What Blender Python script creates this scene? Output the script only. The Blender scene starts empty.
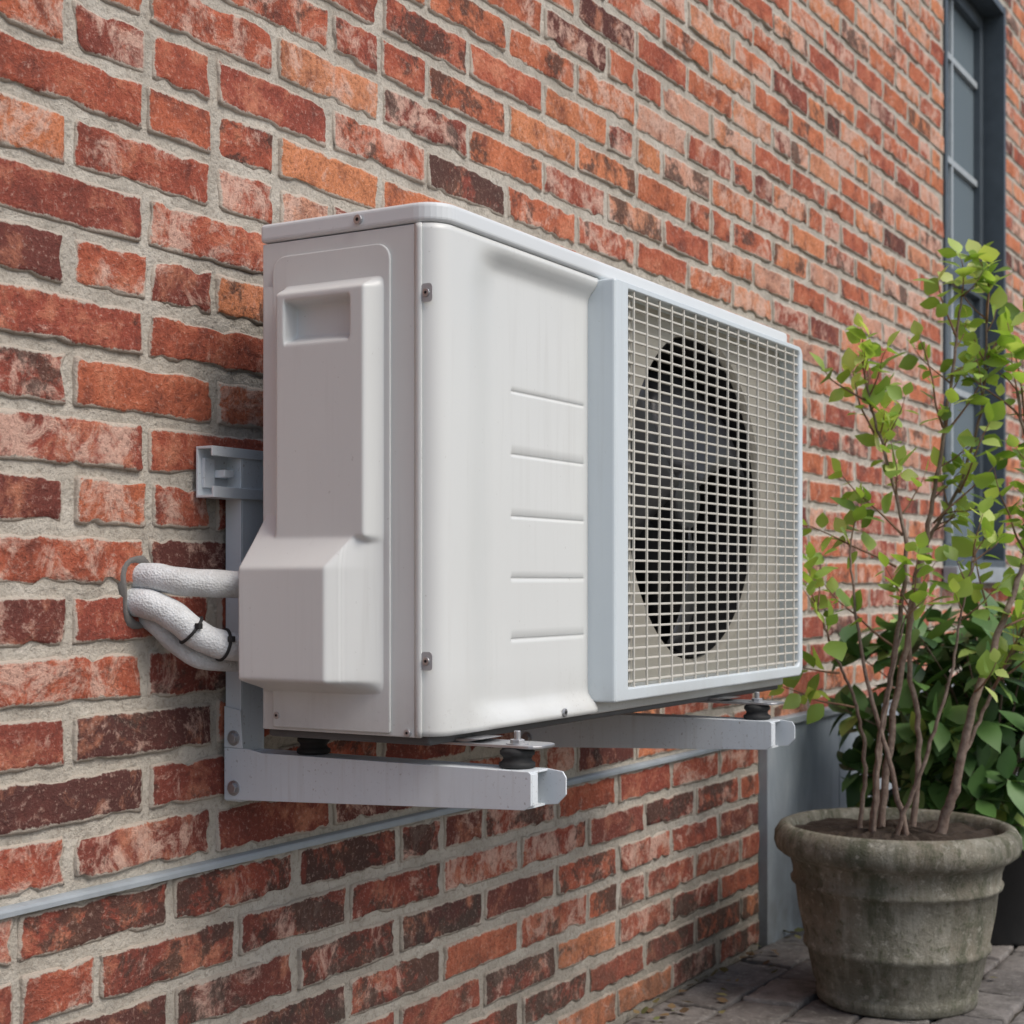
import bpy, math, random
import numpy as np
from mathutils import Vector, Matrix
random.seed(7); np.random.seed(7)
S=bpy.context.scene
COL=S.collection
# ------------------------------------------------------------ helpers
def empty(name):
    o=bpy.data.objects.new(name,None); COL.objects.link(o); return o
def mesh_obj(name,verts,faces,mat=None,parent=None,smooth=False,bevel=0,seg=2):
    me=bpy.data.meshes.new(name)
    me.from_pydata([tuple(v) for v in verts],[],[tuple(f) for f in faces]); me.update()
    o=bpy.data.objects.new(name,me); COL.objects.link(o)
    if mat: me.materials.append(mat)
    if parent: o.parent=parent
    if smooth:
        me.polygons.foreach_set('use_smooth',[True]*len(me.polygons))
    if bevel:
        m=o.modifiers.new('bev','BEVEL'); m.width=bevel; m.segments=seg; m.limit_method='ANGLE'; m.angle_limit=math.radians(35)
    return o
def boxv(x0,x1,y0,y1,z0,z1):
    v=[(x0,y0,z0),(x1,y0,z0),(x1,y1,z0),(x0,y1,z0),(x0,y0,z1),(x1,y0,z1),(x1,y1,z1),(x0,y1,z1)]
    f=[(0,3,2,1),(4,5,6,7),(0,1,5,4),(1,2,6,5),(2,3,7,6),(3,0,4,7)]
    return v,f
def box(name,x0,x1,y0,y1,z0,z1,mat,parent=None,bevel=0,seg=2):
    v,f=boxv(x0,x1,y0,y1,z0,z1); return mesh_obj(name,v,f,mat,parent,False,bevel,seg)
def boxes(name,lst,mat,parent=None,bevel=0):
    V=[];F=[]
    for b in lst:
        v,f=boxv(*b); n=len(V); V+=v; F+=[tuple(i+n for i in q) for q in f]
    return mesh_obj(name,V,F,mat,parent,False,bevel)
def extrude_poly(name,poly,axis,a,b,mat,parent=None,bevel=0,seg=2):
    def P(p,t):
        if axis=='x': return (t,p[0],p[1])
        if axis=='y': return (p[0],t,p[1])
        return (p[0],p[1],t)
    n=len(poly); V=[P(p,a) for p in poly]+[P(p,b) for p in poly]
    F=[tuple(range(n))[::-1],tuple(range(n,2*n))]+[(i,(i+1)%n,(i+1)%n+n,i+n) for i in range(n)]
    o=mesh_obj(name,V,F,mat,parent)
    import bmesh
    bm=bmesh.new(); bm.from_mesh(o.data); bmesh.ops.recalc_face_normals(bm,faces=bm.faces); bm.to_mesh(o.data); bm.free()
    if bevel:
        m=o.modifiers.new('bev','BEVEL'); m.width=bevel; m.segments=seg; m.limit_method='ANGLE'; m.angle_limit=math.radians(40)
    return o
def rrect(x0,x1,y0,y1,r,n=6):
    if not isinstance(r,(tuple,list)): r=(r,)*4
    pts=[]
    for (cx,cy,rr,a0) in ((x0,y0,r[0],180),(x1,y0,r[1],270),(x1,y1,r[2],0),(x0,y1,r[3],90)):
        sx=1 if cx==x0 else -1; sy=1 if cy==y0 else -1
        if rr<=0: pts.append((cx,cy)); continue
        ox,oy=cx+sx*rr,cy+sy*rr
        for i in range(n+1):
            a=math.radians(a0+90*i/n); pts.append((ox+rr*math.cos(a),oy+rr*math.sin(a)))
    return pts
def cyl(name,c,axis,r,h,mat,parent=None,n=24,bevel=0.001,r2=None):
    c=Vector(c); ax=Vector(axis).normalized(); u=ax.orthogonal().normalized(); w=ax.cross(u)
    r2=r if r2 is None else r2
    V=[];F=[]
    for k,(t,rr) in enumerate(((-.5,r),(.5,r2))):
        for i in range(n):
            a=2*math.pi*i/n; V.append(c+ax*h*t+(u*math.cos(a)+w*math.sin(a))*rr)
    F=[(i,(i+1)%n,(i+1)%n+n,i+n) for i in range(n)]+[tuple(range(n))[::-1],tuple(range(n,2*n))]
    return mesh_obj(name,V,F,mat,parent,False,bevel)
def lathe(name,prof,c,mat,parent=None,n=96,wob=0):
    V=[];F=[]
    for (r,z) in prof:
        for i in range(n):
            a=2*math.pi*i/n
            k=1+wob*(math.sin(3*a+z*9)+.6*math.sin(7*a+z*31))
            V.append((c[0]+r*k*math.cos(a),c[1]+r*k*math.sin(a),c[2]+z))
    m=len(prof)
    for j in range(m-1):
        for i in range(n):
            F.append((j*n+i,j*n+(i+1)%n,(j+1)*n+(i+1)%n,(j+1)*n+i))
    return mesh_obj(name,V,F,mat,parent,True)
def catmull(pts,k=6):
    P=[Vector(p) for p in pts]; P=[P[0]*2-P[1]]+P+[P[-1]*2-P[-2]]; out=[]
    for i in range(1,len(P)-2):
        for j in range(k):
            t=j/k; a,b,c,d=P[i-1:i+3]
            out.append(.5*((2*b)+(c-a)*t+(2*a-5*b+4*c-d)*t*t+(3*b-a-3*c+d)*t**3))
    out.append(P[-2]); return out
def tube_geo(pts,radii,n=8):
    V=[];F=[];prev=None
    for i,p in enumerate(pts):
        d=(pts[min(i+1,len(pts)-1)]-pts[max(i-1,0)]).normalized()
        u=d.orthogonal().normalized() if prev is None else (prev-d*prev.dot(d)).normalized()
        prev=u; w=d.cross(u); r=radii[i]
        for k in range(n):
            a=2*math.pi*k/n; V.append(p+(u*math.cos(a)+w*math.sin(a))*r)
    for i in range(len(pts)-1):
        for k in range(n): F.append((i*n+k,i*n+(k+1)%n,(i+1)*n+(k+1)%n,(i+1)*n+k))
    F.append(tuple(range(n))[::-1]); F.append(tuple(range((len(pts)-1)*n,len(pts)*n)))
    return V,F
class Geo:
    def __init__(s): s.V=[];s.F=[]
    def add(s,v,f):
        n=len(s.V); s.V+=list(v); s.F+=[tuple(i+n for i in q) for q in f]
def sm(t):
    t=np.clip(t,0,1); return t*t*(3-2*t)
def vnoise(x,y,seed=0):
    xi=np.floor(x).astype(np.int64); yi=np.floor(y).astype(np.int64); fx=x-xi; fy=y-yi
    fx=fx*fx*(3-2*fx); fy=fy*fy*(3-2*fy)
    def h(a,b):
        n=(a*374761393+b*668265263+seed*2147483647+seed*974711)&0xffffffff
        n=((n^(n>>13))*1274126177)&0xffffffff
        n=n^(n>>16); return (n&0xffff)/65535.0
    return ((h(xi,yi)*(1-fx)+h(xi+1,yi)*fx)*(1-fy)+(h(xi,yi+1)*(1-fx)+h(xi+1,yi+1)*fx)*fy)*2-1
# ------------------------------------------------------------ material helpers
class M:
    def __init__(s,name):
        s.m=bpy.data.materials.new(name); s.m.use_nodes=True; s.t=s.m.node_tree; s.n=s.t.nodes; s.b=s.n['Principled BSDF']
        s.tc=s.n.new('ShaderNodeTexCoord'); s.co=s.tc.outputs['Object']
    def L(s,a,b): s.t.links.new(a,b)
    def set(s,k,v):
        if hasattr(v,'links'): s.L(v,s.b.inputs[k])
        elif k=='Base Color' and len(v)==3: s.b.inputs[k].default_value=(*v,1)
        else: s.b.inputs[k].default_value=v
    def inp(s,sock,v):
        if hasattr(v,'links'): s.L(v,sock)
        else: sock.default_value=v
    def noise(s,scale,detail=4,rough=.55,co=None,dist=0):
        n=s.n.new('ShaderNodeTexNoise'); n.inputs['Scale'].default_value=scale; n.inputs['Detail'].default_value=detail
        n.inputs['Roughness'].default_value=rough; n.inputs['Distortion'].default_value=dist
        s.L(co or s.co,n.inputs['Vector']); return n.outputs['Fac']
    def ramp(s,f,stops):
        r=s.n.new('ShaderNodeValToRGB'); e=r.color_ramp.elements
        while len(e)<len(stops): e.new(.5)
        for el,(p,c) in zip(e,stops):
            el.position=p; el.color=(c,c,c,1) if isinstance(c,(int,float)) else (*c,1)
        s.L(f,r.inputs[0]); return r.outputs[0]
    def mix(s,f,a,b,mode='MIX'):
        n=s.n.new('ShaderNodeMix'); n.data_type='RGBA'; n.blend_type=mode
        s.inp(n.inputs[0],f)
        for k,v in ((6,a),(7,b)):
            if isinstance(v,tuple) and len(v)==3: v=(*v,1)
            s.inp(n.inputs[k],v)
        return n.outputs[2]
    def math(s,op,a,b=0,c=0):
        n=s.n.new('ShaderNodeMath'); n.operation=op; s.inp(n.inputs[0],a); s.inp(n.inputs[1],b)
        if op in('MULTIPLY_ADD',): s.inp(n.inputs[2],c)
        return n.outputs[0]
    def mapr(s,v,a,b,c,d):
        n=s.n.new('ShaderNodeMapRange'); s.inp(n.inputs[0],v)
        for i,q in enumerate((a,b,c,d)): s.inp(n.inputs[i+1],q)
        return n.outputs[0]
    def mapping(s,scale):
        n=s.n.new('ShaderNodeMapping'); n.inputs['Scale'].default_value=scale; s.L(s.co,n.inputs[0]); return n.outputs[0]
    def bump(s,h,strength=.3,dist=.01,prev=None):
        n=s.n.new('ShaderNodeBump'); n.inputs['Strength'].default_value=strength; n.inputs['Distance'].default_value=dist
        s.L(h,n.inputs['Height'])
        if prev: s.L(prev,n.inputs['Normal'])
        s.L(n.outputs[0],s.b.inputs['Normal']); return n.outputs[0]
    def attr(s,name):
        n=s.n.new('ShaderNodeAttribute'); n.attribute_name=name; s.alpha=n.outputs['Alpha']
        sp=s.n.new('ShaderNodeSeparateColor'); s.L(n.outputs['Color'],sp.inputs[0]); return n.outputs['Vector'],sp.outputs
    def xyz(s):
        n=s.n.new('ShaderNodeSeparateXYZ'); s.L(s.co,n.inputs[0]); return n.outputs
    def addv(s,a,b,k):
        n=s.n.new('ShaderNodeVectorMath'); n.operation='MULTIPLY_ADD'; s.L(b,n.inputs[0]); n.inputs[1].default_value=(k,k,k); s.L(a,n.inputs[2]); return n.outputs[0]

def brick_mat():
    m=M('brick_clay'); vec,c=m.attr('bcol'); edge=m.alpha
    co=m.addv(m.co,vec,13.0)
    base=m.ramp(c[0],[(0,(.10,.042,.037)),(.14,(.20,.056,.043)),(.36,(.35,.082,.053)),(.58,(.47,.122,.066)),(.78,(.60,.19,.088)),(.92,(.69,.27,.125)),(1,(.62,.33,.23))])
    n1=m.noise(13,6,.70,co,.25)
    base=m.mix(m.ramp(n1,[(.34,.78),(.45,.22),(.53,0)]),base,(.14,.046,.038))
    base=m.mix(m.ramp(n1,[(.52,0),(.66,.65)]),base,(.66,.27,.16))
    n2=m.noise(17,6,.74,co,.5)
    th=m.mapr(c[1],0,1,.64,.43)
    k=m.mapr(m.math('SUBTRACT',n2,th),0,.11,0,.80)
    base=m.mix(k,base,(.70,.46,.365))
    n3=m.noise(10,6,.74,co,.3)
    th2=m.mapr(c[2],0,1,.71,.45)
    k2=m.mapr(m.math('SUBTRACT',n3,th2),0,.07,0,.80)
    base=m.mix(k2,base,(.06,.044,.038))
    g=m.noise(130,5,.78)
    base=m.mix(m.ramp(g,[(.36,.55),(.48,0)]),base,(.11,.05,.041))
    base=m.mix(m.ramp(g,[(.55,0),(.68,.50)]),base,(.70,.49,.40))
    me_=m.mapr(m.math('MULTIPLY_ADD',edge,.55,m.math('MULTIPLY_ADD',g,.35,n2)),.98,1.08,0,.9)
    base=m.mix(me_,base,(.53,.475,.40))
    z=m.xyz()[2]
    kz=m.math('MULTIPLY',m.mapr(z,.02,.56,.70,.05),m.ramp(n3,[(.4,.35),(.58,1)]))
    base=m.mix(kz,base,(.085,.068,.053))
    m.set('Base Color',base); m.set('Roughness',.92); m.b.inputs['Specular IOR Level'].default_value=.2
    h=m.math('MULTIPLY_ADD',g,.40,m.math('MULTIPLY_ADD',n2,.6,n1))
    m.bump(h,1.0,.0095)
    return m.m
def mortar_mat():
    m=M('lime_mortar')
    n=m.noise(9,6,.65); c=m.ramp(n,[(.3,(.38,.34,.285)),(.55,(.54,.495,.425)),(.75,(.66,.615,.54))])
    n2=m.noise(130,5,.7)
    c=m.mix(m.ramp(n2,[(.35,.6),(.50,0)]),c,(.28,.24,.195))
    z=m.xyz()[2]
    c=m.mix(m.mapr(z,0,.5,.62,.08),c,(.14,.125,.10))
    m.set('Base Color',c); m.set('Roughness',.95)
    m.bump(m.math('MULTIPLY_ADD',n2,.5,m.noise(38,5,.7)),1.0,.008)
    return m.m
def paver_mat():
    m=M('stone_pavers'); vec,c=m.attr('bcol'); co=m.addv(m.co,vec,9)
    base=m.ramp(c[0],[(0,(.11,.10,.095)),(.4,(.165,.15,.14)),(.75,(.22,.20,.185)),(1,(.27,.22,.19))])
    n1=m.noise(14,6,.68,co)
    base=m.mix(m.ramp(n1,[(.35,.75),(.58,0)]),base,(.065,.058,.05))
    g=m.noise(60,5,.7,co)
    base=m.mix(m.ramp(g,[(.53,0),(.68,.5)]),base,(.34,.32,.29))
    m.set('Base Color',base); m.set('Roughness',.8)
    m.bump(m.math('MULTIPLY_ADD',g,.4,n1),.8,.008)
    return m.m
def ground_mat():
    m=M('joint_sand')
    n=m.noise(40,6,.7)
    c=m.ramp(n,[(.3,(.03,.027,.02)),(.6,(.085,.07,.05)),(.75,(.06,.075,.03))])
    m.set('Base Color',c); m.set('Roughness',1); m.bump(n,.8,.008); return m.m
def paint(name,col,rough=.4,dirt=.25,spec=.5,streak=True,dc=(.3,.28,.25),scale=1,spots=0,low=None):
    m=M(name)
    n=m.noise(4*scale,6,.65); c=m.mix(m.ramp(n,[(.32,dirt*.8),(.66,0)]),(*col,1),(*[x*.8 for x in col],1))
    if streak:
        co=m.mapping((30,30,1.3)); s=m.noise(2.2,4,.6,co)
        k=m.math('MULTIPLY',m.ramp(s,[(.52,0),(.72,dirt*.8)]),m.ramp(n,[(.42,.1),(.62,1)]))
        c=m.mix(k,c,dc)
    sp=m.noise(130,3,.6); c=m.mix(m.ramp(sp,[(.70,0),(.75,dirt*1.8)]),c,dc)
    if spots:
        v=m.noise(190,3,.6); pm=m.noise(7,5,.65)
        k=m.math('MULTIPLY',m.ramp(v,[(.62,0),(.68,1)]),m.ramp(pm,[(.46,0),(.62,spots)]))
        if low: k=m.math('MULTIPLY',k,m.mapr(m.xyz()[2],low[0],low[1],1,0))
        c=m.mix(k,c,(.17,.13,.10))
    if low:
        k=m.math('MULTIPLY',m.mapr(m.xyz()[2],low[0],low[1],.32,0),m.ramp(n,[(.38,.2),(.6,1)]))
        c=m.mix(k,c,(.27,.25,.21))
    m.set('Base Color',c); m.set('Roughness',m.mapr(n,.3,.7,rough-.05,rough+.12)); m.b.inputs['Specular IOR Level'].default_value=spec
    return m.m
def metal(name,col,rough=.45,metallic=.7):
    m=M(name); n=m.noise(14,6,.7); c=m.mix(m.ramp(n,[(.35,.5),(.65,0)]),col,tuple(x*.65 for x in col))
    m.set('Base Color',c); m.set('Metallic',metallic); m.set('Roughness',m.mapr(n,.3,.7,rough-.1,rough+.15)); m.bump(n,.15,.004); return m.m
def plain(name,col,rough=.6,bump=0,scale=80):
    m=M(name); c=m.mix(m.ramp(m.noise(scale/4,5),[(.3,.5),(.7,0)]),col,tuple(x*.6 for x in col)); m.set('Base Color',c); m.set('Roughness',rough)
    if bump: m.bump(m.noise(scale,5,.65),bump,.003)
    return m.m
MB=brick_mat(); MM=mortar_mat(); MP=paver_mat(); MG=ground_mat()
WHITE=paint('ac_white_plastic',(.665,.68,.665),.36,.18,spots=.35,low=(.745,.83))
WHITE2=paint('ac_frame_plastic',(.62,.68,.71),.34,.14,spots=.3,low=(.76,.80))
LIDM=paint('ac_lid_paint',(.68,.71,.72),.33,.12,streak=False)
CREAM=paint('ac_grille_cream',(.58,.56,.50),.5,.25)
SHROUD=paint('ac_shroud_shaded_cream',(.47,.445,.38),.5,.3)  # cream darkened: shade behind the grille bars put into the colour
BRK=paint('bracket_powder_coat',(.68,.725,.75),.40,.40,dc=(.32,.28,.23),scale=3,spots=.5)
DARK=plain('dark_void',(.008,.008,.009),.8)
FANM=plain('fan_grey_plastic',(.048,.048,.052),.34)
RUB=plain('black_rubber',(.018,.018,.018),.7,.2)
STEEL=metal('zinc_steel',(.50,.50,.51),.35,.85)
ZINC=metal('zinc_flashing',(.37,.41,.44),.5,.2)
def panel_mat():
    m=M('zinc_plinth_sheet')
    co=m.mapping((3,3,1)); n=m.noise(2.5,7,.65,co,.6)
    c=m.ramp(n,[(.3,(.24,.285,.325)),(.55,(.34,.39,.435)),(.75,(.45,.495,.53))])
    z=m.xyz()[2]; c=m.mix(m.math('MULTIPLY',m.mapr(z,0,.35,.75,0),m.ramp(m.noise(9,5),[(.35,.2),(.6,1)])),c,(.13,.13,.12))
    m.set('Base Color',c); m.set('Roughness',.6); m.set('Metallic',.1); m.bump(m.noise(12,6,.6),.15,.006); return m.m
PANEL=panel_mat()
# ------------------------------------------------------------ brick course builder
EDU=np.array([-1,-.975]+list(np.linspace(-.93,.93,16))+[.975,1])
EDV=np.array([-1,-.90]+list(np.linspace(-.72,.72,5))+[.90,1])
def build_blocks(name,blocks,mat,parent,plane='wall',depthj=.0015,rough=1.0):
    nx,nv=len(EDU),len(EDV); per=nx*nv; U,Vv=np.meshgrid(EDU,EDV); U=U.ravel(); Vv=Vv.ravel()
    bi=[i for i in range(nx)]+[ (j*nx+nx-1) for j in range(1,nv)]+[(nv-1)*nx+i for i in range(nx-2,-1,-1)]+[j*nx for j in range(nv-2,0,-1)]
    bi=np.array(bi); nb=len(bi)
    F=[]
    for j in range(nv-1):
        for i in range(nx-1): F.append((j*nx+i,j*nx+i+1,(j+1)*nx+i+1,(j+1)*nx+i))
    for k in range(nb):
        a=bi[k]; b=bi[(k+1)%nb]; F.append((b,a,per+k,per+(k+1)%nb))
    F=np.array(F); tot=per+nb
    allV=[];allC=[]
    edge=(np.abs(U)>=.999)|(np.abs(Vv)>=.999)
    corner=(np.abs(U)>=.999)&(np.abs(Vv)>=.999)
    for (x0,x1,z0,z1,c) in blocks:
        w=(x1-x0)/2;h=(z1-z0)/2;cx=(x0+x1)/2;cz=(z0+z1)/2
        e=.0035
        u=np.where(np.abs(np.abs(U)-.975)<1e-6,np.sign(U)*(1-e/w),U)
        v=np.where(np.abs(np.abs(Vv)-.90)<1e-6,np.sign(Vv)*(1-e/h),Vv)
        X=cx+u*w; Z=cz+v*h
        s=np.random.randint(1,9999)
        wob=.0017*vnoise(X*42+s,Z*42,1)+.0013*vnoise(X*120+s,Z*120,2)
        chip=np.clip(vnoise(X*36+s*1.7,Z*36,5)-.30,0,1)*(.010+.010*c[1] if plane=='wall' else .010)
        ex=w-np.abs(X-cx); ez=h-np.abs(Z-cz)
        fu=1-np.clip(ex/.010,0,1); fv=1-np.clip(ez/.010,0,1)
        Xn=X-np.sign(u)*fu*(chip+.0004+wob*rough); Zn=Z-np.sign(v)*fv*(chip+.0003+wob*rough)
        ck=random.random()*.0024
        Xn=Xn-np.where(corner,np.sign(u)*ck,0); Zn=Zn-np.where(corner,np.sign(v)*ck,0)
        tilt=(np.random.rand()-.5)*.004*U+(np.random.rand()-.5)*.003*Vv
        D=(.0014*vnoise(X*28+s,Z*28,7)+.0010*vnoise(X*90+s,Z*90,8))*rough+tilt+(np.random.rand()-.5)*2*depthj
        D=D+np.where(edge,.0022,0)+chip*.35*np.maximum(fu,fv)
        ed=1-np.clip(np.minimum(ex,ez)/.011,0,1)
        sk=.02
        Vx=np.concatenate([Xn,Xn[bi]]); Vz=np.concatenate([Zn,Zn[bi]]); Vd=np.concatenate([D,np.full(nb,sk)])
        if plane=='wall': P=np.stack([Vx,Vd,Vz],1)
        else: P=np.stack([Vx,Vz,-Vd],1)
        CC=np.empty((tot,4)); CC[:,:3]=c; CC[:per,3]=ed; CC[per:,3]=1.1
        allV.append(P); allC.append(CC)
    n=len(blocks); VV=np.concatenate(allV); CC=np.concatenate(allC)
    FF=(F[None]+(np.arange(n)*tot)[:,None,None]).reshape(-1,4)
    me=bpy.data.meshes.new(name); me.vertices.add(len(VV)); me.vertices.foreach_set('co',VV.ravel())
    me.loops.add(FF.size); me.loops.foreach_set('vertex_index',FF.ravel().astype(np.int32))
    me.polygons.add(len(FF)); me.polygons.foreach_set('loop_start',np.arange(len(FF),dtype=np.int32)*4)
    me.polygons.foreach_set('use_smooth',np.ones(len(FF),dtype=bool))
    me.update(calc_edges=True)
    at=me.color_attributes.new('bcol','FLOAT_COLOR','POINT'); at.data.foreach_set('color',CC.ravel())
    me.materials.append(mat); o=bpy.data.objects.new(name,me); COL.objects.link(o); o.parent=parent; return o

house=empty('brick_house')
WX0,WX1,WZ0,WZ1=5.64,6.57,1.0,3.30
PX=3.85; PZT=.585
PITCH=.0772; LEN=.277; J=.0138
blocks=[]
def rowbricks(z0,z1,off,xa,xb):
    x=off-math.ceil((off-xa)/LEN+1)*LEN
    edges=[]
    while x<xb:
        sh=random.uniform(-.008,.008)
        if random.random()<.10: edges.append((x,x+LEN*.5+sh)); edges.append((x+LEN*.5+sh,x+LEN))
        else: edges.append((x+0,x+LEN))
        x+=LEN
    for (a,b) in edges:
        a+=J/2+random.uniform(-.0025,.0035); b-=J/2+random.uniform(-.0025,.0035)
        a=max(a,xa); b=min(b,xb)
        if b-a<.04: continue
        segs=[(a,b)]
        if z1>WZ0+.02 and z0<WZ1-.02:
            ns=[]
            for (p,q) in segs:
                if q<=WX0 or p>=WX1: ns.append((p,q))
                else:
                    if p<WX0: ns.append((p,WX0))
                    if q>WX1: ns.append((WX1,q))
            segs=ns
        for (p,q) in segs:
            if q-p<.03: continue
            zc=(z0+z1)/2; xc=(p+q)/2
            light_bias=.14*min(1,max(-1,(xc-2.4)/1.6))+.12*min(1,(zc-1.15)/.8)  # wall's light gradient put into brick colour, brighter up and to the right
            r=min(1,max(0,np.random.normal(.49+light_bias,.20)))
            if random.random()<.06: r=random.uniform(0,.15)
            if random.random()<.06: r=random.uniform(.88,1)
            g=min(1,max(0,random.random()*.95+.20*min(1,(xc-1.5)/3)+(.0 if zc>.55 else -.05)))
            bl=random.random()**1.8
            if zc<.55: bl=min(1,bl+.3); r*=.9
            if zc<.72 and 1.4<xc<2.3: bl=min(1,bl+.4); r*=.7  # below the unit: stained bricks, with its soft shadow in their colour
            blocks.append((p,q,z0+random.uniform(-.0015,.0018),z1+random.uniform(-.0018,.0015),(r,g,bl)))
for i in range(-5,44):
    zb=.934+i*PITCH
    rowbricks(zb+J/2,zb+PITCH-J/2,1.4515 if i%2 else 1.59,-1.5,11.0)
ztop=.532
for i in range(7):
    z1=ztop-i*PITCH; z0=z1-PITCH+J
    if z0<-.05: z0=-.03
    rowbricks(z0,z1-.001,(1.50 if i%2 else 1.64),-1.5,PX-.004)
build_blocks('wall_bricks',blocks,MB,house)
YM=.0046
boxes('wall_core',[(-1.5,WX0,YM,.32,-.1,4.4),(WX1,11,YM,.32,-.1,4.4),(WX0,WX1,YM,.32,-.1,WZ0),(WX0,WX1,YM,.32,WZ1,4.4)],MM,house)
extrude_poly('drip_flashing',[(.02,.5455),(-.003,.5455),(-.008,.5435),(-.0095,.540),(-.0095,.534),(-.007,.534),(-.006,.539),(.02,.5395)],'x',-1.5,PX-.003,ZINC,house)
for k,(a,b) in enumerate(((PX,4.42),(4.424,5.6),(5.604,7.2),(7.204,11))):
    box('plinth_sheet_%d'%k,a,b,-.022,.004,-.03,PZT-.022,PANEL,house,.002)
box('plinth_cap',PX-.003,11,-.034,.004,PZT-.021,PZT,ZINC,house,.003)
# window
FR=plain('window_frame_paint',(.075,.095,.112),.5); MU=plain('window_bar_paint',(.42,.46,.48),.5)
G=M('window_glass'); G.set('Base Color',(.20,.25,.28,1)); G.set('Roughness',.03); G.set('IOR',2.8); G.bump(G.noise(3,2),.05,.01); GL=G.m  # grey-blue base colour stands in for reflected sky
W0,W1,Z0,Z1=WX0+.003,WX1-.003,WZ0+.003,WZ1-.003
boxes('window_lining',[(W0,W0+.03,-.006,.135,Z0,Z1),(W1-.03,W1,-.006,.135,Z0,Z1),(W0+.0305,W1-.0305,-.004,.135,Z1-.03,Z1)],FR,house,.002)
box('window_sill',W0-.04,W1+.04,-.06,-.006,Z0-.06,Z0+.0,ZINC,house,.004)
box('window_sill_inner',W0+.031,W1-.031,-.006,.135,Z0,Z0+.03,FR,house,.003)
a0,a1,b0,b1=W0+.031,W1-.031,Z0+.031,Z1-.031
yo=-.022
boxes('window_sash',[(a0,a0+.05,.10+yo,.145+yo,b0,b1),(a1-.05,a1,.10+yo,.145+yo,b0,b1),(a0+.0505,a1-.0505,.1015+yo,.145+yo,b0,b0+.06),(a0+.0505,a1-.0505,.1015+yo,.145+yo,b1-.06,b1),(a0+.0505,a1-.0505,.095+yo,.145+yo,2.10,2.15)],FR,house,.002)
boxes('window_bars',[(a0+.051,a1-.051,.112+yo,.145+yo,2.56,2.585),(a0+.051,a1-.051,.112+yo,.145+yo,1.68,1.705),(a0+.051,a1-.051,.112+yo,.145+yo,2.96,2.985),((a0+a1)/2-.011,(a0+a1)/2+.011,.1135+yo,.145+yo,b0+.061,2.098),((a0+a1)/2-.011,(a0+a1)/2+.011,.1135+yo,.145+yo,2.152,b1-.061)],MU,house,.001)
box('window_glass',a0+.02,a1-.02,.128+yo,.134+yo,b0+.02,b1-.02,GL,house)
box('window_room_dark',a0,a1,.30,.31,b0,b1,DARK,house)
# ------------------------------------------------------------ ground
g=mesh_obj('ground',[(-150,-150,-.014),(150,-150,-.014),(150,150,-.014),(-150,150,-.014)],[(0,1,2,3)],MG)
pv=[];y=-.012;r=0
while y>-4.2:
    d=.142; x=-1.5-(r%2)*.11-random.random()*.02
    while x<9.5:
        w=.225
        c=(min(1,max(0,np.random.normal(.5,.22))),random.random(),random.random())
        pv.append((x+.004,x+w-.004,y-d+.004,y-.004,c)); x+=w
    y-=d; r+=1
pave=empty('pavement'); build_blocks('pavers',pv,MP,pave,'floor',.003,.9)
# ------------------------------------------------------------ AC UNIT
AC=empty('air_conditioner_outdoor_unit')
x0,x1=1.690,2.966; yF,yB=-.408,-.12; z0,z1=.737,1.437; LB=1.411
box('base_pan',x0+.012,x1-.004,yF+.020,yB,z0-.006,z0+.02,plain('base_pan_steel',(.10,.10,.10),.6),AC,.004)
lp=rrect(x0-.003,x1+.003,yF-.004,yB+.003,(.040,.03,.006,.006),8)
lid=extrude_poly('lid',lp,'z',LB,z1,LIDM,AC,.009,4)
path=[(x0,-.3835,-1,0),(x0,-.377,-1,0)]
R=.034
for i in range(13):
    a=math.radians(180+90*i/12); path.append((x0+R+R*math.cos(a),yF+R+R*math.sin(a),math.cos(a),math.sin(a)))
GX0,GX1=1.905,2.124
xs=sorted(set([round(v,5) for v in np.linspace(x0+R+.004,2.140,70)]+[GX0-.001,GX0+.0015,GX1-.001,GX1+.0015]))
for x in xs: path.append((x,yF,0,-1))
gz=[1.214,1.125,1.0375,.95,.864]
zs=set(np.linspace(.744,1.4095,90).round(5))
for q in gz:
    zs={z for z in zs if abs(z-q)>.008}
    for d in(-.0075,-.0055,-.0035,-.0018,0,.0012,.0024): zs.add(round(q+d,5))
zs=sorted(zs)
V=[];F=[]
def s1(t): t=max(0,min(1,t)); return t*t*(3-2*t)
for z in zs:
    for (px,py,nx_,ny_) in path:
        d=0
        if ny_<-.99 and px>1.75:
            bow=.018*s1((z-1.33)/.07)+.028*s1((.79-z)/.04)
            d=.017*s1((px-1.755-bow)/.105)*s1((1.404-z)/.03)*s1((z-.749)/.03)
            if px>GX0 and px<GX1:
                for q in gz:
                    t=z-q
                    if -.0075<t<=0: d+= (-.0008+.0026*(1-(-t/.0075)) if t>-.0035 else 0)
                    elif 0<t<.0024: d+=.0018*(1-t/.0024)
        V.append((px-nx_*d,py-ny_*d,z))
n=len(path)
for j in range(len(zs)-1):
    for i in range(n-1): F.append((j*n+i,j*n+i+1,(j+1)*n+i+1,(j+1)*n+i))
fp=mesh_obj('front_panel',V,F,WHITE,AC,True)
m=fp.modifiers.new('s','SOLIDIFY'); m.thickness=.0025; m.offset=-1
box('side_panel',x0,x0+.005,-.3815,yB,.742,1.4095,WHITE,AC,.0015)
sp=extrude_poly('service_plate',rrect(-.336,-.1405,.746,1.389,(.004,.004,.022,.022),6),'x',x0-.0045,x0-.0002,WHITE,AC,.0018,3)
ys=np.unique(np.concatenate([np.linspace(-.328,-.1255,110),[-.290,-.2875,-.184,-.1815]]))
zz=np.unique(np.concatenate([np.linspace(.795,1.349,250)]))
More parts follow.
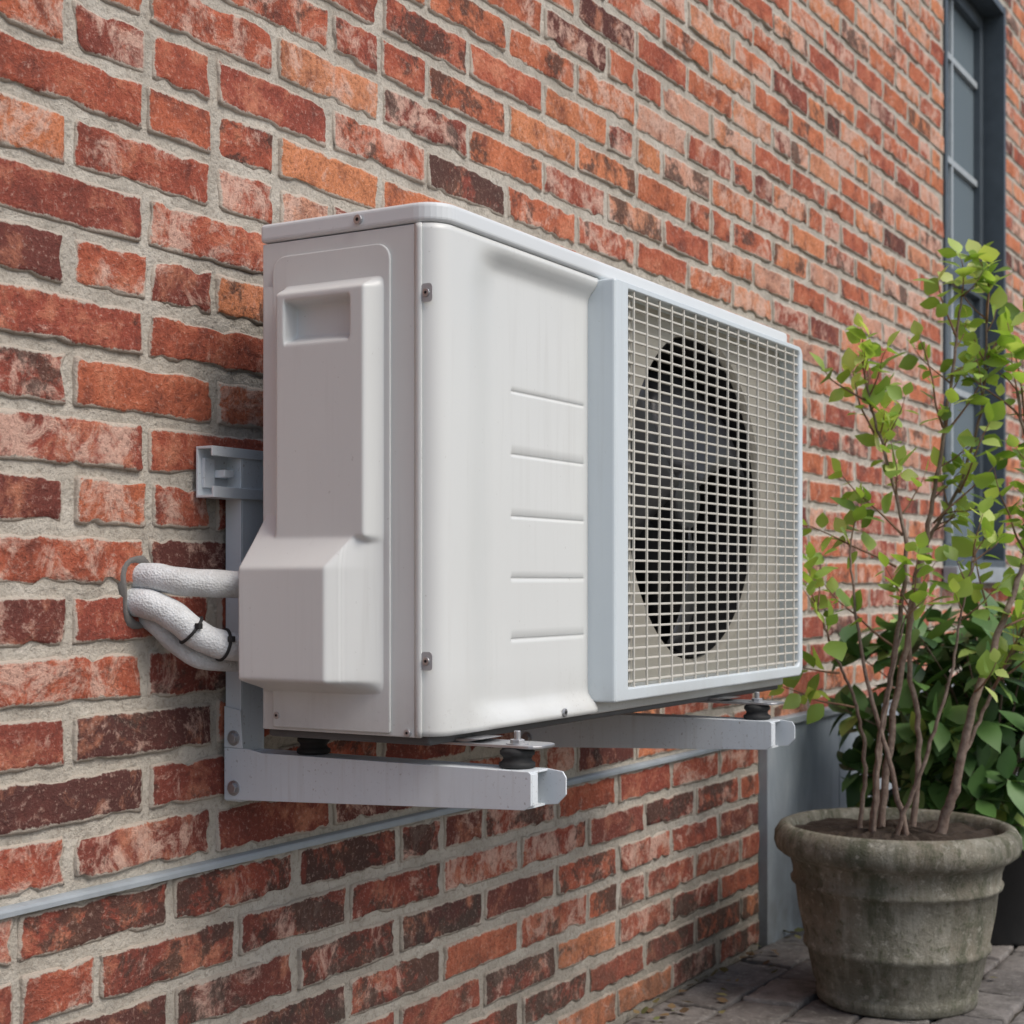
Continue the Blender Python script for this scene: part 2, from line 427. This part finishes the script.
YY,ZZ=np.meshgrid(ys,zz)
def cl(t): return np.clip(t,0,1)
rampz=cl((1.035-ZZ)/.072)
e1=cl((YY+.3255)/.013)*cl((-.1605-YY)/.006)*cl((1.345-ZZ)/.013)
h1=.027*e1
fr=cl((YY+.3255)/(.012+.040*rampz))
h2=.060*fr*cl((-.1262-YY)/.0015)*rampz*cl((ZZ-.797)/.016)
k1=cl((ZZ-.990)/.014)
h=np.maximum(h1*k1,h2)
pk=sm((YY+.290)/.003)*sm((-.181-YY)/.003)*sm((ZZ-1.262)/.014)*sm((1.320-ZZ)/.003)
h=h-pk*.0255
hs=h.copy(); 
for _ in range(2):
    hs[1:-1,1:-1]=(hs[1:-1,1:-1]*2+hs[:-2,1:-1]+hs[2:,1:-1]+hs[1:-1,:-2]+hs[1:-1,2:])/6
V=[(x0-.0040-float(hs[j,i]),float(ys[i]),float(zz[j])) for j in range(len(zz)) for i in range(len(ys))]
n=len(ys); F=[(j*n+i,(j+1)*n+i,(j+1)*n+i+1,j*n+i+1) for j in range(len(zz)-1) for i in range(n-1)]
F=[f[::-1] for f in F]
mesh_obj('valve_cover',V,F,WHITE,AC,True)
def screw(n_,c,ax,r=.0065):
    cyl(n_,c,ax,r,.004,STEEL,AC,16,.001)
    cyl(n_+'_slot',(c[0]+ax[0]*.0021,c[1]+ax[1]*.0021,c[2]+ax[2]*.0021),ax,r*.4,.0006,DARK,AC,6,0)
TAB=paint('tab_plastic',(.42,.42,.42),.5,.2)
def inset(n_,y,z):
    extrude_poly(n_,rrect(y-.0095,y+.008,z-.012,z+.012,.005,4),'x',x0-.0014,x0-.0002,TAB,AC)
inset('screw_tab_a',-.3905,1.318); inset('screw_tab_b',-.3905,.842)
screw('screw_a',(x0-.0015,-.391,1.318),(-1,0,0),.0055); screw('screw_b',(x0-.0015,-.391,.842),(-1,0,0),.0055)
screw('screw_c',(x0-.005,-.285,1.424),(-1,0,0)); screw('screw_d',(x0-.002,-.362,.748),(-1,0,0),.005); screw('screw_d2',(x0-.004,-.148,.762),(-1,0,0),.005)
screw('screw_e',(2.03,yF-.001,.752),(0,-1,0))
gx0,gx1=2.138,x1; gy=yF-.030
ox0,ox1,oz0,oz1=2.186,x1-.020,.781,1.398
fz0,fz1=.760,1.4085
def ring(name,outer,inner,ya,yb,mat,bev):
    n=len(outer); V=[(p[0],ya,p[1]) for p in outer]+[(p[0],ya,p[1]) for p in inner]+[(p[0],yb,p[1]) for p in outer]+[(p[0],yb,p[1]) for p in inner]
    F=[]
    for i in range(n):
        j=(i+1)%n
        F+=[(i,j,n+j,n+i),(2*n+i,3*n+i,3*n+j,2*n+j),(i,2*n+i,2*n+j,j),(n+i,n+j,3*n+j,3*n+i)]
    return mesh_obj(name,V,F,mat,AC,False,bev,3)
ring('grille_frame',rrect(gx0,gx1,fz0,fz1,(.004,.02,.02,.004),5),rrect(ox0,ox1,oz0,oz1,(.004,.01,.01,.004),5),gy,yF+.028,WHITE2,.005)
box('lower_lip',2.136,x1-.008,yF+.008,yF+.03,z0+.004,fz0+.004,WHITE,AC,.004)
box('right_side_panel',x1-.006,x1,yF+.029,yB,.742,1.4095,WHITE,AC,.002)
cx,cz,rr=2.552,1.092,.291
px0,px1,pz0,pz1=gx0+.004,gx1-.006,.768,1.403; N=96; ysh=yF+.012
V=[];F=[]
prof=[(rr,0),(rr-.004,.006),(rr-.008,.016),(rr-.010,.04)]
for i in range(N):
    a=2*math.pi*i/N; c,s=math.cos(a),math.sin(a)
    t=min(((px1-cx)/c if c>1e-6 else (px0-cx)/c if c<-1e-6 else 9),((pz1-cz)/s if s>1e-6 else (pz0-cz)/s if s<-1e-6 else 9))
    V.append((cx+c*t,ysh,cz+s*t))
for (r_,dy) in prof:
    for i in range(N):
        a=2*math.pi*i/N; V.append((cx+r_*math.cos(a),ysh+dy,cz+r_*math.sin(a)))
for k in range(len(prof)):
    for i in range(N): F.append((k*N+i,k*N+(i+1)%N,(k+1)*N+(i+1)%N,(k+1)*N+i))
mesh_obj('fan_shroud',V,F,SHROUD,AC,False)
V=[];F=[]
for dy in(.010,.17):
    for i in range(64):
        a=2*math.pi*i/64; V.append((cx+(rr-.0115)*math.cos(a),ysh+dy,cz+(rr-.0115)*math.sin(a)))
F=[(i,(i+1)%64,64+(i+1)%64,64+i) for i in range(64)]+[tuple(range(64,128))]
mesh_obj('fan_well',V,F,DARK,AC,False)
box('inner_body_left',x0+.006,cx-rr-.02,yF+.06,yB-.003,z0+.022,LB-.003,DARK,AC)
box('back_panel',cx-rr-.0195,x1-.007,yB-.02,yB-.003,z0+.022,LB-.003,DARK,AC)
GV=Geo()
for b in range(3):
    V=[];F=[];nr,na=10,10
    for i in range(nr+1):
        q=i/nr
        r_=.05+(rr-.024-.05)*q
        for j in range(na+1):
            sw=62+14*math.sin(math.pi*q)
            a=math.radians(b*120+28-18*q*q+sw*j/na)
            yy=ysh+.022+.095*(j/na)*(.5+.5*q)-.012*math.sin(math.pi*j/na)
            V.append((cx+r_*math.cos(a),yy,cz+r_*math.sin(a)))
    for i in range(nr):
        for j in range(na): F.append((i*(na+1)+j,i*(na+1)+j+1,(i+1)*(na+1)+j+1,(i+1)*(na+1)+j))
    GV.add(V,F)
fb=mesh_obj('fan_blades',GV.V,GV.F,FANM,AC,True); m=fb.modifiers.new('s','SOLIDIFY'); m.thickness=.003
cyl('fan_hub',(cx,ysh+.050,cz),(0,1,0),.055,.06,FANM,AC,32,.006)
GW=Geo()
nz=36
for i in range(nz):
    z=oz0+(oz1-oz0)*(i+.5)/nz
    v,f=boxv(ox0-.004,ox1+.004,gy+.004,gy+.0095,z-.0017,z+.0017); GW.add(v,f)
nv=16
for i in range(nv):
    x=ox0+(ox1-ox0)*(i+.5)/nv
    v,f=boxv(x-.0018,x+.0018,gy+.0022,gy+.0060,oz0-.004,oz1+.004); GW.add(v,f)
mesh_obj('grille_bars',GW.V,GW.F,CREAM,AC,False,.0007)
boxes('grille_mullions',[(ox0+.02,ox0+.026,gy+.0098,gy+.022,oz0-.004,oz1+.004)],CREAM,AC,.001)
AX=[1.772,2.620]
for k,ax in enumerate(AX):
    extrude_poly('foot_rail_%d'%k,rrect(ax-.012,ax+.05,-.515,-.09,(.02,.02,.004,.004),5),'z',.7275,.7315,STEEL,AC,.001)
    extrude_poly('foot_riser_%d'%k,[(-.405,.7316),(-.10,.7316),(-.10,.7368),(-.43,.7368)],'x',ax-.008,ax+.046,STEEL,AC,.001)
# ------------------------------------------------------------ wall bracket
BR=empty('wall_mounting_bracket')
for k,ax in enumerate(AX):
    zt=1.13
    boxes('upright_%d'%k,[(ax-.026,ax-.023,-.034,-.005,.628,zt),(ax+.023,ax+.026,-.034,-.005,.628,zt),(ax-.0228,ax+.0228,-.034,-.031,.628,zt)],BRK,BR,.0008)
    xa=ax-.030
    extrude_poly('arm_web_%d'%k,[(-.006,.630),(-.006,.7055),(-.05,.7055),(-.075,.701),(-.512,.701),(-.516,.698),(-.516,.657),(-.506,.651)],'x',xa,xa+.003,BRK,BR,.0008)
    extrude_poly('arm_web_far_%d'%k,[(-.036,.633),(-.036,.7008),(-.512,.7008),(-.536,.698),(-.541,.690),(-.541,.668),(-.528,.655),(-.506,.6525)],'x',xa+.048,xa+.051,BRK,BR,.0008)
    box('arm_top_%d'%k,xa+.0031,xa+.0479,-.514,-.036,.6975,.7005,BRK,BR,.0008)
    v=[(xa+.0031,-.04,.6315),(xa+.0479,-.04,.6315),(xa+.0479,-.51,.6525),(xa+.0031,-.51,.6525)]
    V=v+[(a,b,c+.003) for a,b,c in v]
    mesh_obj('arm_bottom_%d'%k,V,[(0,1,2,3),(7,6,5,4),(0,4,5,1),(1,5,6,2),(2,6,7,3),(3,7,4,0)],BRK,BR)
    box('arm_end_lip_%d'%k,xa+.0031,xa+.018,-.5165,-.5135,.657,.698,BRK,BR,.001)
    for j in range(2):
        zq=.648 if j else .72
        cyl('bolt_%d_%d'%(k,j),(xa-.003,-.024,zq),(-1,0,0),.008,.007,STEEL,BR,6,.001)
        cyl('washer_%d_%d'%(k,j),(xa-.0008,-.024,zq),(-1,0,0),.011,.0018,STEEL,BR,20,.0004)
    extrude_poly('gusset_%d'%k,[(-.006,.706),(-.006,.765),(-.036,.76),(-.040,.706)],'x',xa,xa+.003,BRK,BR,.0006)
    for j,yy in enumerate((-.475,-.14)):
        xc=ax+.006
        lathe('damper_%d_%d'%(k,j),[(0,0),(.021,0),(.024,.002),(.024,.007),(.0205,.009),(.0185,.0125),(.0205,.016),(.023,.018),(.023,.0225),(.019,.0265),(0,.0265)],(xc,yy,.7006),RUB,BR,32)
        cyl('damper_bolt_%d_%d'%(k,j),(xc,yy,.740),(0,0,1),.0045,.014 if j else .018,STEEL,BR,12,.0006)
        cyl('damper_nut_%d_%d'%(k,j),(xc,yy,.735),(0,0,1),.010,.006,STEEL,BR,6,.001)
        cyl('damper_washer_%d_%d'%(k,j),(xc,yy,.7322),(0,0,1),.015,.0012,STEEL,BR,20,0)
xr0,xr1=1.683,2.70
extrude_poly('cross_rail',[(-.005,1.136),(-.036,1.136),(-.036,1.122),(-.0325,1.122),(-.0325,1.1325),(-.0085,1.1325),(-.0085,1.067),(-.034,1.067),(-.034,1.079),(-.038,1.079),(-.038,1.0635),(-.005,1.0635)],'x',xr0,xr1,BRK,BR,.0006)
boxes('rail_clip',[(xr0+.008,xr0+.03,-.014,-.0087,1.078,1.12),(xr0+.03,xr0+.05,-.032,-.0087,1.093,1.104)],BRK,BR,.001)
cyl('rail_bolt',(1.735,-.012,1.10),(0,-1,0),.008,.008,STEEL,BR,6,.001)
cyl('upright_bolt',(1.806,-.012,1.055),(0,-1,0),.009,.009,STEEL,BR,6,.001)
# ------------------------------------------------------------ pipes
PI=empty('insulated_refrigerant_pipes')
def pipe_mat():
    m=M('pipe_insulation_wrap')
    v=m.n.new('ShaderNodeTexVoronoi'); v.inputs['Scale'].default_value=330; m.L(m.co,v.inputs['Vector'])
    n=m.noise(18,6,.7)
    c=m.mix(m.ramp(n,[(.4,.55),(.6,0)]),(.66,.68,.69),(.38,.37,.35)); m.set('Base Color',c); m.set('Roughness',.7)
    m.bump(m.math('MULTIPLY_ADD',v.outputs['Distance'],.5,n),.5,.004); return m.m
PM=pipe_mat()
def pipe(name,pts,r,mat):
    P=catmull(pts,14); rad=[r*(1+.02*math.sin(i*.5)) for i in range(len(P))]
    v,f=tube_geo(P,rad,20); return mesh_obj(name,v,f,mat,PI,True)
p1=[(1.578,.03,.952),(1.583,-.02,.951),(1.598,-.055,.945),(1.64,-.085,.942),(1.70,-.102,.940),(1.76,-.12,.940)]
p2=[(1.570,.03,.917),(1.571,-.018,.915),(1.588,-.048,.900),(1.616,-.070,.872),(1.648,-.088,.858),(1.70,-.10,.853),(1.76,-.12,.852)]
p3=[(1.585,.03,.907),(1.590,-.010,.890),(1.610,-.030,.862),(1.64,-.052,.838),(1.70,-.07,.832),(1.76,-.09,.83)]
pipe('pipe_upper',p1,.0190,PM); pipe('pipe_lower',p2,.0200,PM); pipe('drain_hose',p3,.013,PM)
V=[];F=[];rg=[(.047,.004),(.045,-.003),(.040,-.0045),(.030,.004),(.02,.012)]
for k,(r_,y_) in enumerate(rg):
    for i in range(32):
        a=2*math.pi*i/32; q=1+.10*math.sin(3*a+1)+.06*math.sin(5*a+k)
        V.append((1.576+r_*q*.80*math.cos(a),y_,.932+r_*q*1.1*math.sin(a)))
for k in range(len(rg)-1):
    for i in range(32): F.append((k*32+i,k*32+(i+1)%32,(k+1)*32+(i+1)%32,(k+1)*32+i))
F.append(tuple(range((len(rg)-1)*32,len(rg)*32)))
mesh_obj('hole_packing',V,F,plain('grey_packing',(.17,.16,.15),.9,.8,60),PI,True)
def tie(name,P,r,t):
    k=int(t*(len(P)-1)); c=P[k]; d=(P[k+1]-P[k-1]).normalized(); u=d.orthogonal().normalized(); w=d.cross(u)
    Q=[c+(u*math.cos(a)*r+w*math.sin(a)*r) for a in [2*math.pi*i/32 for i in range(33)]]
    v,f=tube_geo(Q,[.0024]*33,6); mesh_obj(name,v,f,RUB,PI,True)
    v,f=boxv(-.004,.004,-.004,.004,-.004,.004)
    mesh_obj(name+'_head',[Vector(q)+c+(Vector((-.5,-.75,.4))-d*Vector((-.5,-.75,.4)).dot(d)).normalized()*(r+.002) for q in v],f,RUB,PI,False,.001)
PP=catmull(p2,14)
tie('cable_tie_a',PP,.0212,.46); tie('cable_tie_b',PP,.0212,.66)
# ------------------------------------------------------------ pots
def pot_mat():
    m=M('aged_terracotta')
    n=m.noise(7,7,.68)
    c=m.ramp(n,[(.3,(.085,.082,.060)),(.46,(.155,.147,.112)),(.6,(.22,.207,.163)),(.75,(.34,.325,.27))])
    c=m.mix(m.ramp(m.noise(4,5,.6),[(.5,0),(.7,.45)]),c,(.20,.14,.095))
    co=m.mapping((9,9,.9)); c=m.mix(m.ramp(m.noise(3,6,.7,co),[(.5,0),(.68,.5)]),c,(.36,.35,.30))
    c=m.mix(m.ramp(m.noise(3.2,5,.7,m.mapping((5,5,1))),[(.50,0),(.62,.7)]),c,(.055,.062,.034))
    g=m.noise(45,6,.75)
    c=m.mix(m.ramp(g,[(.55,0),(.64,.7)]),c,(.065,.072,.036))
    c=m.mix(m.ramp(g,[(.34,.55),(.44,0)]),c,(.44,.42,.36))
    m.set('Base Color',c); m.set('Roughness',.92); m.bump(m.math('MULTIPLY_ADD',g,.5,n),.9,.011); return m.m
POT=pot_mat(); SOIL=plain('potting_soil',(.040,.027,.018),1,.9,90)
pc=(3.50,-.465,0)
fpot=empty('terracotta_flower_pot')
prof=[(0,0),(.168,0),(.176,.006),(.179,.03),(.176,.036),(.184,.05),(.199,.12),(.207,.126),(.207,.136),(.203,.142),(.217,.21),(.224,.262),(.233,.266),(.235,.274),(.229,.281),(.231,.300),(.238,.322),(.256,.332),(.268,.342),(.273,.358),(.271,.378),(.260,.395),(.248,.400),(.238,.396),(.231,.382),(.226,.35),(.224,.33)]
lathe('pot_body',prof,pc,POT,fpot,128,.0045)
def soil(name,c,z,r,par):
    V=[(c[0],c[1],z+.015)];F=[]
    for k in range(1,13):
        for i in range(48):
            a=2*math.pi*i/48; q=r*k/12; V.append((c[0]+q*math.cos(a),c[1]+q*math.sin(a),z+random.uniform(-.006,.010)+.012*(1-k/12)))
    for i in range(48): F.append((0,1+i,1+(i+1)%48))
    for k in range(11):
        for i in range(48): F.append((1+k*48+i,1+(k+1)*48+i,1+(k+1)*48+(i+1)%48,1+k*48+(i+1)%48))
    mesh_obj(name,V,F,SOIL,par,False)
soil('soil',pc,.372,.229,fpot)
pc2=(4.27,-.50,0)
bp=empty('black_plastic_pot')
lathe('pot_body',[(0,0),(.13,0),(.135,.01),(.165,.25),(.176,.255),(.178,.28),(.168,.282),(.16,.26)],pc2,plain('black_pot_plastic',(.02,.021,.022),.5,.2),bp,64)
soil('soil',pc2,.25,.163,bp)
# ------------------------------------------------------------ plants
def leaf_template(fold=.25,curl=.25):
    prof=[(0,0),(.15,.13),(.38,.24),(.62,.21),(.84,.10),(1,0)]
    V=[];F=[]
    for (t,w) in prof:
        zc=-curl*t*t
        V+= [(t,w,zc+fold*w),(t,0,zc),(t,-w,zc+fold*w)]
    for i in range(5):
        a=i*3; F+=[(a,a+1,a+4,a+3),(a+1,a+2,a+5,a+4)]
    return np.array(V),np.array(F)
def build_leaves(name,leaves,mat,parent,fold=.3,curl=.25):
    AV=[];AC_=[];FF=[]
    TT=[leaf_template(fold*a,curl*b) for a,b in ((1,1),(.3,1.8),(1.6,.2),(1,-.8))]
    nV=len(TT[0][0])
    for k,(p,d,up,L,W,c) in enumerate(leaves):
        T,F=TT[k%4]
        d=d.normalized(); s=up.cross(d)
        if s.length<1e-3: s=d.orthogonal()
        s.normalize(); u=d.cross(s)
        Mx=np.array([d*L,s*L*W*2,u*L*.8]); AV.append(T@Mx+np.array(p)); AC_.append(np.tile([*c,1.],(nV,1))); FF.append(F+k*nV)
    VV=np.concatenate(AV); FF=np.concatenate(FF); CC=np.concatenate(AC_)
    me=bpy.data.meshes.new(name); me.from_pydata(VV.tolist(),[],FF.tolist()); me.update()
    me.polygons.foreach_set('use_smooth',[True]*len(me.polygons))
    at=me.color_attributes.new('bcol','FLOAT_COLOR','POINT'); at.data.foreach_set('color',CC.ravel())
    me.materials.append(mat); o=bpy.data.objects.new(name,me); COL.objects.link(o); o.parent=parent; return o
def leaf_mat(name,stops,rough=.45,trans=.35):
    m=M(name); v,c=m.attr('bcol'); col=m.ramp(c[0],stops)
    m.set('Base Color',col); m.set('Roughness',rough)
    tr=m.n.new('ShaderNodeBsdfTranslucent'); br=m.mix(1.0,col,(1.5,1.5,.7),'MULTIPLY'); m.L(br,tr.inputs['Color'])
    ms=m.n.new('ShaderNodeMixShader'); ms.inputs[0].default_value=trans; m.L(m.b.outputs[0],ms.inputs[1]); m.L(tr.outputs[0],ms.inputs[2])
    m.L(ms.outputs[0],m.n['Material Output'].inputs[0]); return m.m
LM=leaf_mat('young_leaf',[(0,(.12,.21,.045)),(.4,(.24,.38,.08)),(.75,(.38,.54,.13)),(1,(.54,.64,.22))],.42,.40)
DM=leaf_mat('dark_leaf',[(0,(.025,.065,.02)),(.5,(.060,.14,.038)),(.85,(.12,.24,.06)),(1,(.28,.38,.10))],.48,.15)
def bark(name,a,b):
    m=M(name); n=m.noise(50,6,.7); c=m.ramp(n,[(.3,a),(.7,b)]); m.set('Base Color',c); m.set('Roughness',.85); m.bump(n,.7,.004); return m.m
BK=bark('stem_bark',(.11,.062,.045),(.30,.235,.19)); BK2=bark('twig_bark',(.16,.08,.05),(.30,.18,.11))
shrub=empty('potted_shrub')
A=Vector((.506,-.8625,0)); B=Vector((.8625,.506,0)); base=Vector((pc[0],pc[1],0))
def L2W(a,b,z): return base+A*a+B*b+Vector((0,0,z))
stems=[
 (.0085,[(-.06,-.02,.36),(-.035,.0,.60),(-.01,-.02,.78),(.015,-.03,1.0),(-.01,0,1.18),(-.04,.03,1.31),(-.07,.03,1.43)],.55),
 (.0095,[(-.03,.03,.36),(.0,.04,.62),(.045,.05,.85),(.09,.06,1.08),(.12,.05,1.28),(.14,.04,1.44),(.16,.04,1.60)],.55),
 (.0130,[(.085,-.03,.36),(.12,-.05,.50),(.16,-.06,.68),(.22,-.05,.84),(.28,-.02,.99),(.31,.0,1.15),(.28,.02,1.38)],.55),
 (.006,[(-.08,.02,.36),(-.065,.03,.52),(-.085,.02,.66),(-.13,-.01,.76),(-.165,-.04,.83),(-.19,-.05,.90)],.7),
 (.0075,[(.02,-.04,.36),(-.03,-.05,.55),(-.075,-.05,.72),(-.10,-.03,.90),(-.105,0,1.04)],.7),
 (.008,[(.05,.05,.36),(.07,.07,.58),(.05,.09,.80),(.08,.10,1.0),(.16,.08,1.16),(.21,.06,1.34),(.22,.05,1.58)],.55),
 (.006,[(-.02,-.05,.36),(.04,-.09,.55),(.09,-.10,.72),(.12,-.10,.88),(.14,-.12,1.0)],.7),
 (.006,[(.10,.03,.36),(.17,.05,.55),(.24,.06,.70),(.30,.05,.82),(.31,.05,.98),(.32,.05,1.15)],.5),
 (.005,[(-.06,-.02,.36),(-.055,-.07,.60),(-.02,-.10,.80),(.01,-.11,.92)],.8),
]
GS=Geo(); GT=Geo(); leaves=[]
UP=Vector((0,0,1))
def rv(s=1): return Vector((random.gauss(0,s),random.gauss(0,s),random.gauss(0,s)))
def twig(p,d,L,n,ls,r0=.0022,droop=.1):
    pts=[p];dd=d.normalized()
    for i in range(4):
        dd=(dd+rv(.12)+Vector((0,0,.10))).normalized(); pts.append(pts[-1]+dd*L/4)
    P=catmull(pts,2); v,f=tube_geo(P,[r0*(1-.7*i/(len(P)-1)) for i in range(len(P))],5); GT.add(v,f)
    for i in range(n):
        t=.25+.75*(i+.5)/n; k=min(len(P)-2,int(t*(len(P)-1))); q=P[k].lerp(P[k+1],t*(len(P)-1)-k)
        ax=(P[k+1]-P[k]).normalized(); side=ax.orthogonal().normalized(); side=Matrix.Rotation(i*2.4+random.uniform(-.4,.4),3,ax)@side
        ld=(side*.9+ax*.55+Vector((0,0,-droop))+rv(.15)).normalized()
        c=(min(1,max(0,random.gauss(.54,.26))),random.random(),random.random())
        leaves.append((q+ld*.006,ld,(UP+rv(.5)).normalized(),ls*random.uniform(.5,1.2),random.uniform(.62,.92),c))
    leaves.append((P[-1],(dd+rv(.2)),(UP+rv(.5)).normalized(),ls*random.uniform(.6,1),.8,(random.uniform(.6,1),0,0)))
for si,(r0,w,st) in enumerate(stems):
    P=catmull([L2W(*q) for q in w],8); n=len(P)
    P=[p+rv(.0016) for p in P]
    v,f=tube_geo(P,[r0*(1-.72*(i/(n-1))**.8) for i in range(n)],10); GS.add(v,f)
    for i in range(int(n*st),n):
        fr_=i/(n-1)
        if random.random()<.24+.15*fr_:
            ax=(P[min(i+1,n-1)]-P[max(0,i-1)]).normalized(); side=Matrix.Rotation(random.uniform(0,6.28),3,ax)@ax.orthogonal().normalized()
            twig(P[i],side*.9+ax*.7+Vector((0,0,.15)),random.uniform(.06,.15)*(1.15-.3*fr_),random.randint(3,6),random.uniform(.044,.064))
    twig(P[-1],(P[-1]-P[-3]),.10,7,.056)
for (a,b,z,da,db,dz,L,n) in ((-.01,-.02,.80,-.8,-.1,.7,.22,7),(.0,0,.98,-.9,.1,.35,.22,7),(.01,-.02,1.05,-.7,.2,.6,.20,7),(-.09,.02,.66,-.9,-.2,.15,.17,7),(-.13,-.01,.74,-.9,-.1,-.1,.10,6),(.12,.05,1.3,-.6,0,.8,.22,7),(.12,.05,1.28,.7,-.1,.7,.24,8),(.3,0,1.0,-.5,0,.9,.22,8),(.22,-.05,.84,.9,-.1,.3,.22,10),(.25,.05,.72,.7,0,.3,.18,10),(.24,.06,.70,.2,-.2,.5,.16,9),(.10,.06,1.08,.6,-.2,.6,.20,7),(.28,-.02,.99,.5,-.2,.6,.20,9),(.22,.05,1.45,.5,0,.8,.18,8),(.30,.02,1.30,.0,0,1,.24,8),(.30,.02,1.30,-.6,0,1,.18,8),(.30,.02,1.22,.4,0,.6,.18,9),(-.06,.03,1.36,-.7,0,.4,.12,6),(.30,.05,.82,.1,-.3,.6,.18,9),(.16,-.06,.70,.3,-.6,.3,.12,6),(.21,.0,.86,-.2,.4,.7,.18,8),(.16,.06,1.15,.2,-.4,.8,.18,7),(-.04,.03,1.28,-.5,-.1,.8,.16,7),(.22,.05,1.54,.2,-.2,1,.16,8),(.15,.04,1.50,-.4,.1,.9,.14,7)):
    twig(L2W(a,b,z),A*da+B*db+UP*dz,L,n,.058,.0032)
mesh_obj('stems',GS.V,GS.F,BK,shrub,True); mesh_obj('twigs',GT.V,GT.F,BK2,shrub,True)
build_leaves('leaves',leaves,LM,shrub)
ds=empty('evergreen_shrub'); leaves=[]; GD=Geo(); c0=Vector((pc2[0],pc2[1],0))
for k in range(150):
    a=random.uniform(0,6.28); r=random.random()**.6*.40; z=random.uniform(.26,.86); z-= .3*max(0,r-.28)
    tip=c0+Vector((r*math.cos(a),min(.38,r*math.sin(a)),z))
    P=catmull([c0+Vector((random.uniform(-.04,.04),random.uniform(-.04,.04),.25)),c0+Vector((r*.45*math.cos(a),r*.45*math.sin(a),.25+max(0,z-.25)*.6+.02)),tip],5)
    v,f=tube_geo(P,[.004*(1-.6*i/(len(P)-1)) for i in range(len(P))],5); GD.add(v,f)
    ax=(P[-1]-P[-2]).normalized(); o=ax.orthogonal().normalized()
    for i in range(9):
        side=Matrix.Rotation(i*2.4,3,ax)@o
        leaves.append((P[-1]-ax*.008*i,(side+ax*random.uniform(.1,.8)+Vector((0,0,-.1))).normalized(),(UP+rv(.3)).normalized(),random.uniform(.065,.115),random.uniform(.5,.72),(min(1,max(0,random.gauss(.5,.27))),0,0)))
mesh_obj('branches',GD.V,GD.F,BK,ds,True); build_leaves('leaves',leaves,DM,ds,.2,.3)
lit=[]; litter=empty('fallen_leaves')
LT=leaf_mat('dry_leaf',[(0,(.10,.06,.03)),(.5,(.20,.13,.06)),(1,(.16,.18,.06))],.8,.1)
for k in range(240):
    x=random.uniform(1.8,6); y=-.02-abs(random.gauss(0,.06)) if random.random()<.75 else random.uniform(-1.6,-.05)
    a=random.uniform(0,6.28); lit.append((Vector((x,y,.006+random.random()*.006)),Vector((math.cos(a),math.sin(a),random.uniform(-.1,.25))),(UP+rv(.3)).normalized(),random.uniform(.012,.03),random.uniform(.7,1.1),(random.random(),0,0)))
build_leaves('leaf_scatter',lit,LT,litter,.2,-.2)
# ------------------------------------------------------------ world, sun, camera
w=bpy.data.worlds.new('World'); S.world=w; w.use_nodes=True; nt=w.node_tree
sky=nt.nodes.new('ShaderNodeTexSky'); sky.sky_type='NISHITA'; sky.sun_disc=False
sd=Vector((-.06,-1,1.2)).normalized()
el=math.asin(sd.z); az=math.atan2(sd.x,sd.y)
sky.sun_elevation=el; sky.sun_rotation=az; sky.dust_density=3; sky.air_density=1; sky.ozone_density=1
bg=nt.nodes['Background']; bg.inputs[1].default_value=.15; nt.links.new(sky.outputs[0],bg.inputs[0])
sl=bpy.data.lights.new('sun','SUN'); sl.energy=1.95; sl.angle=math.radians(32); sl.color=(1,.965,.91)
so=bpy.data.objects.new('sun',sl); COL.objects.link(so); so.rotation_euler=(-sd).to_track_quat('-Z','Y').to_euler()
cam=bpy.data.cameras.new('camera'); cam.lens=1567/1024*36; cam.sensor_width=36; cam.shift_y=71/1024; cam.clip_end=600; cam.clip_start=.05
co=bpy.data.objects.new('camera',cam); COL.objects.link(co); co.location=(0,-1.51,.943); co.rotation_euler=(math.radians(90),0,-math.radians(59.6))
cam.dof.use_dof=True; cam.dof.focus_distance=2.3; cam.dof.aperture_fstop=8
S.camera=co
S.view_settings.view_transform='Standard'; S.view_settings.look='None'; S.view_settings.exposure=0
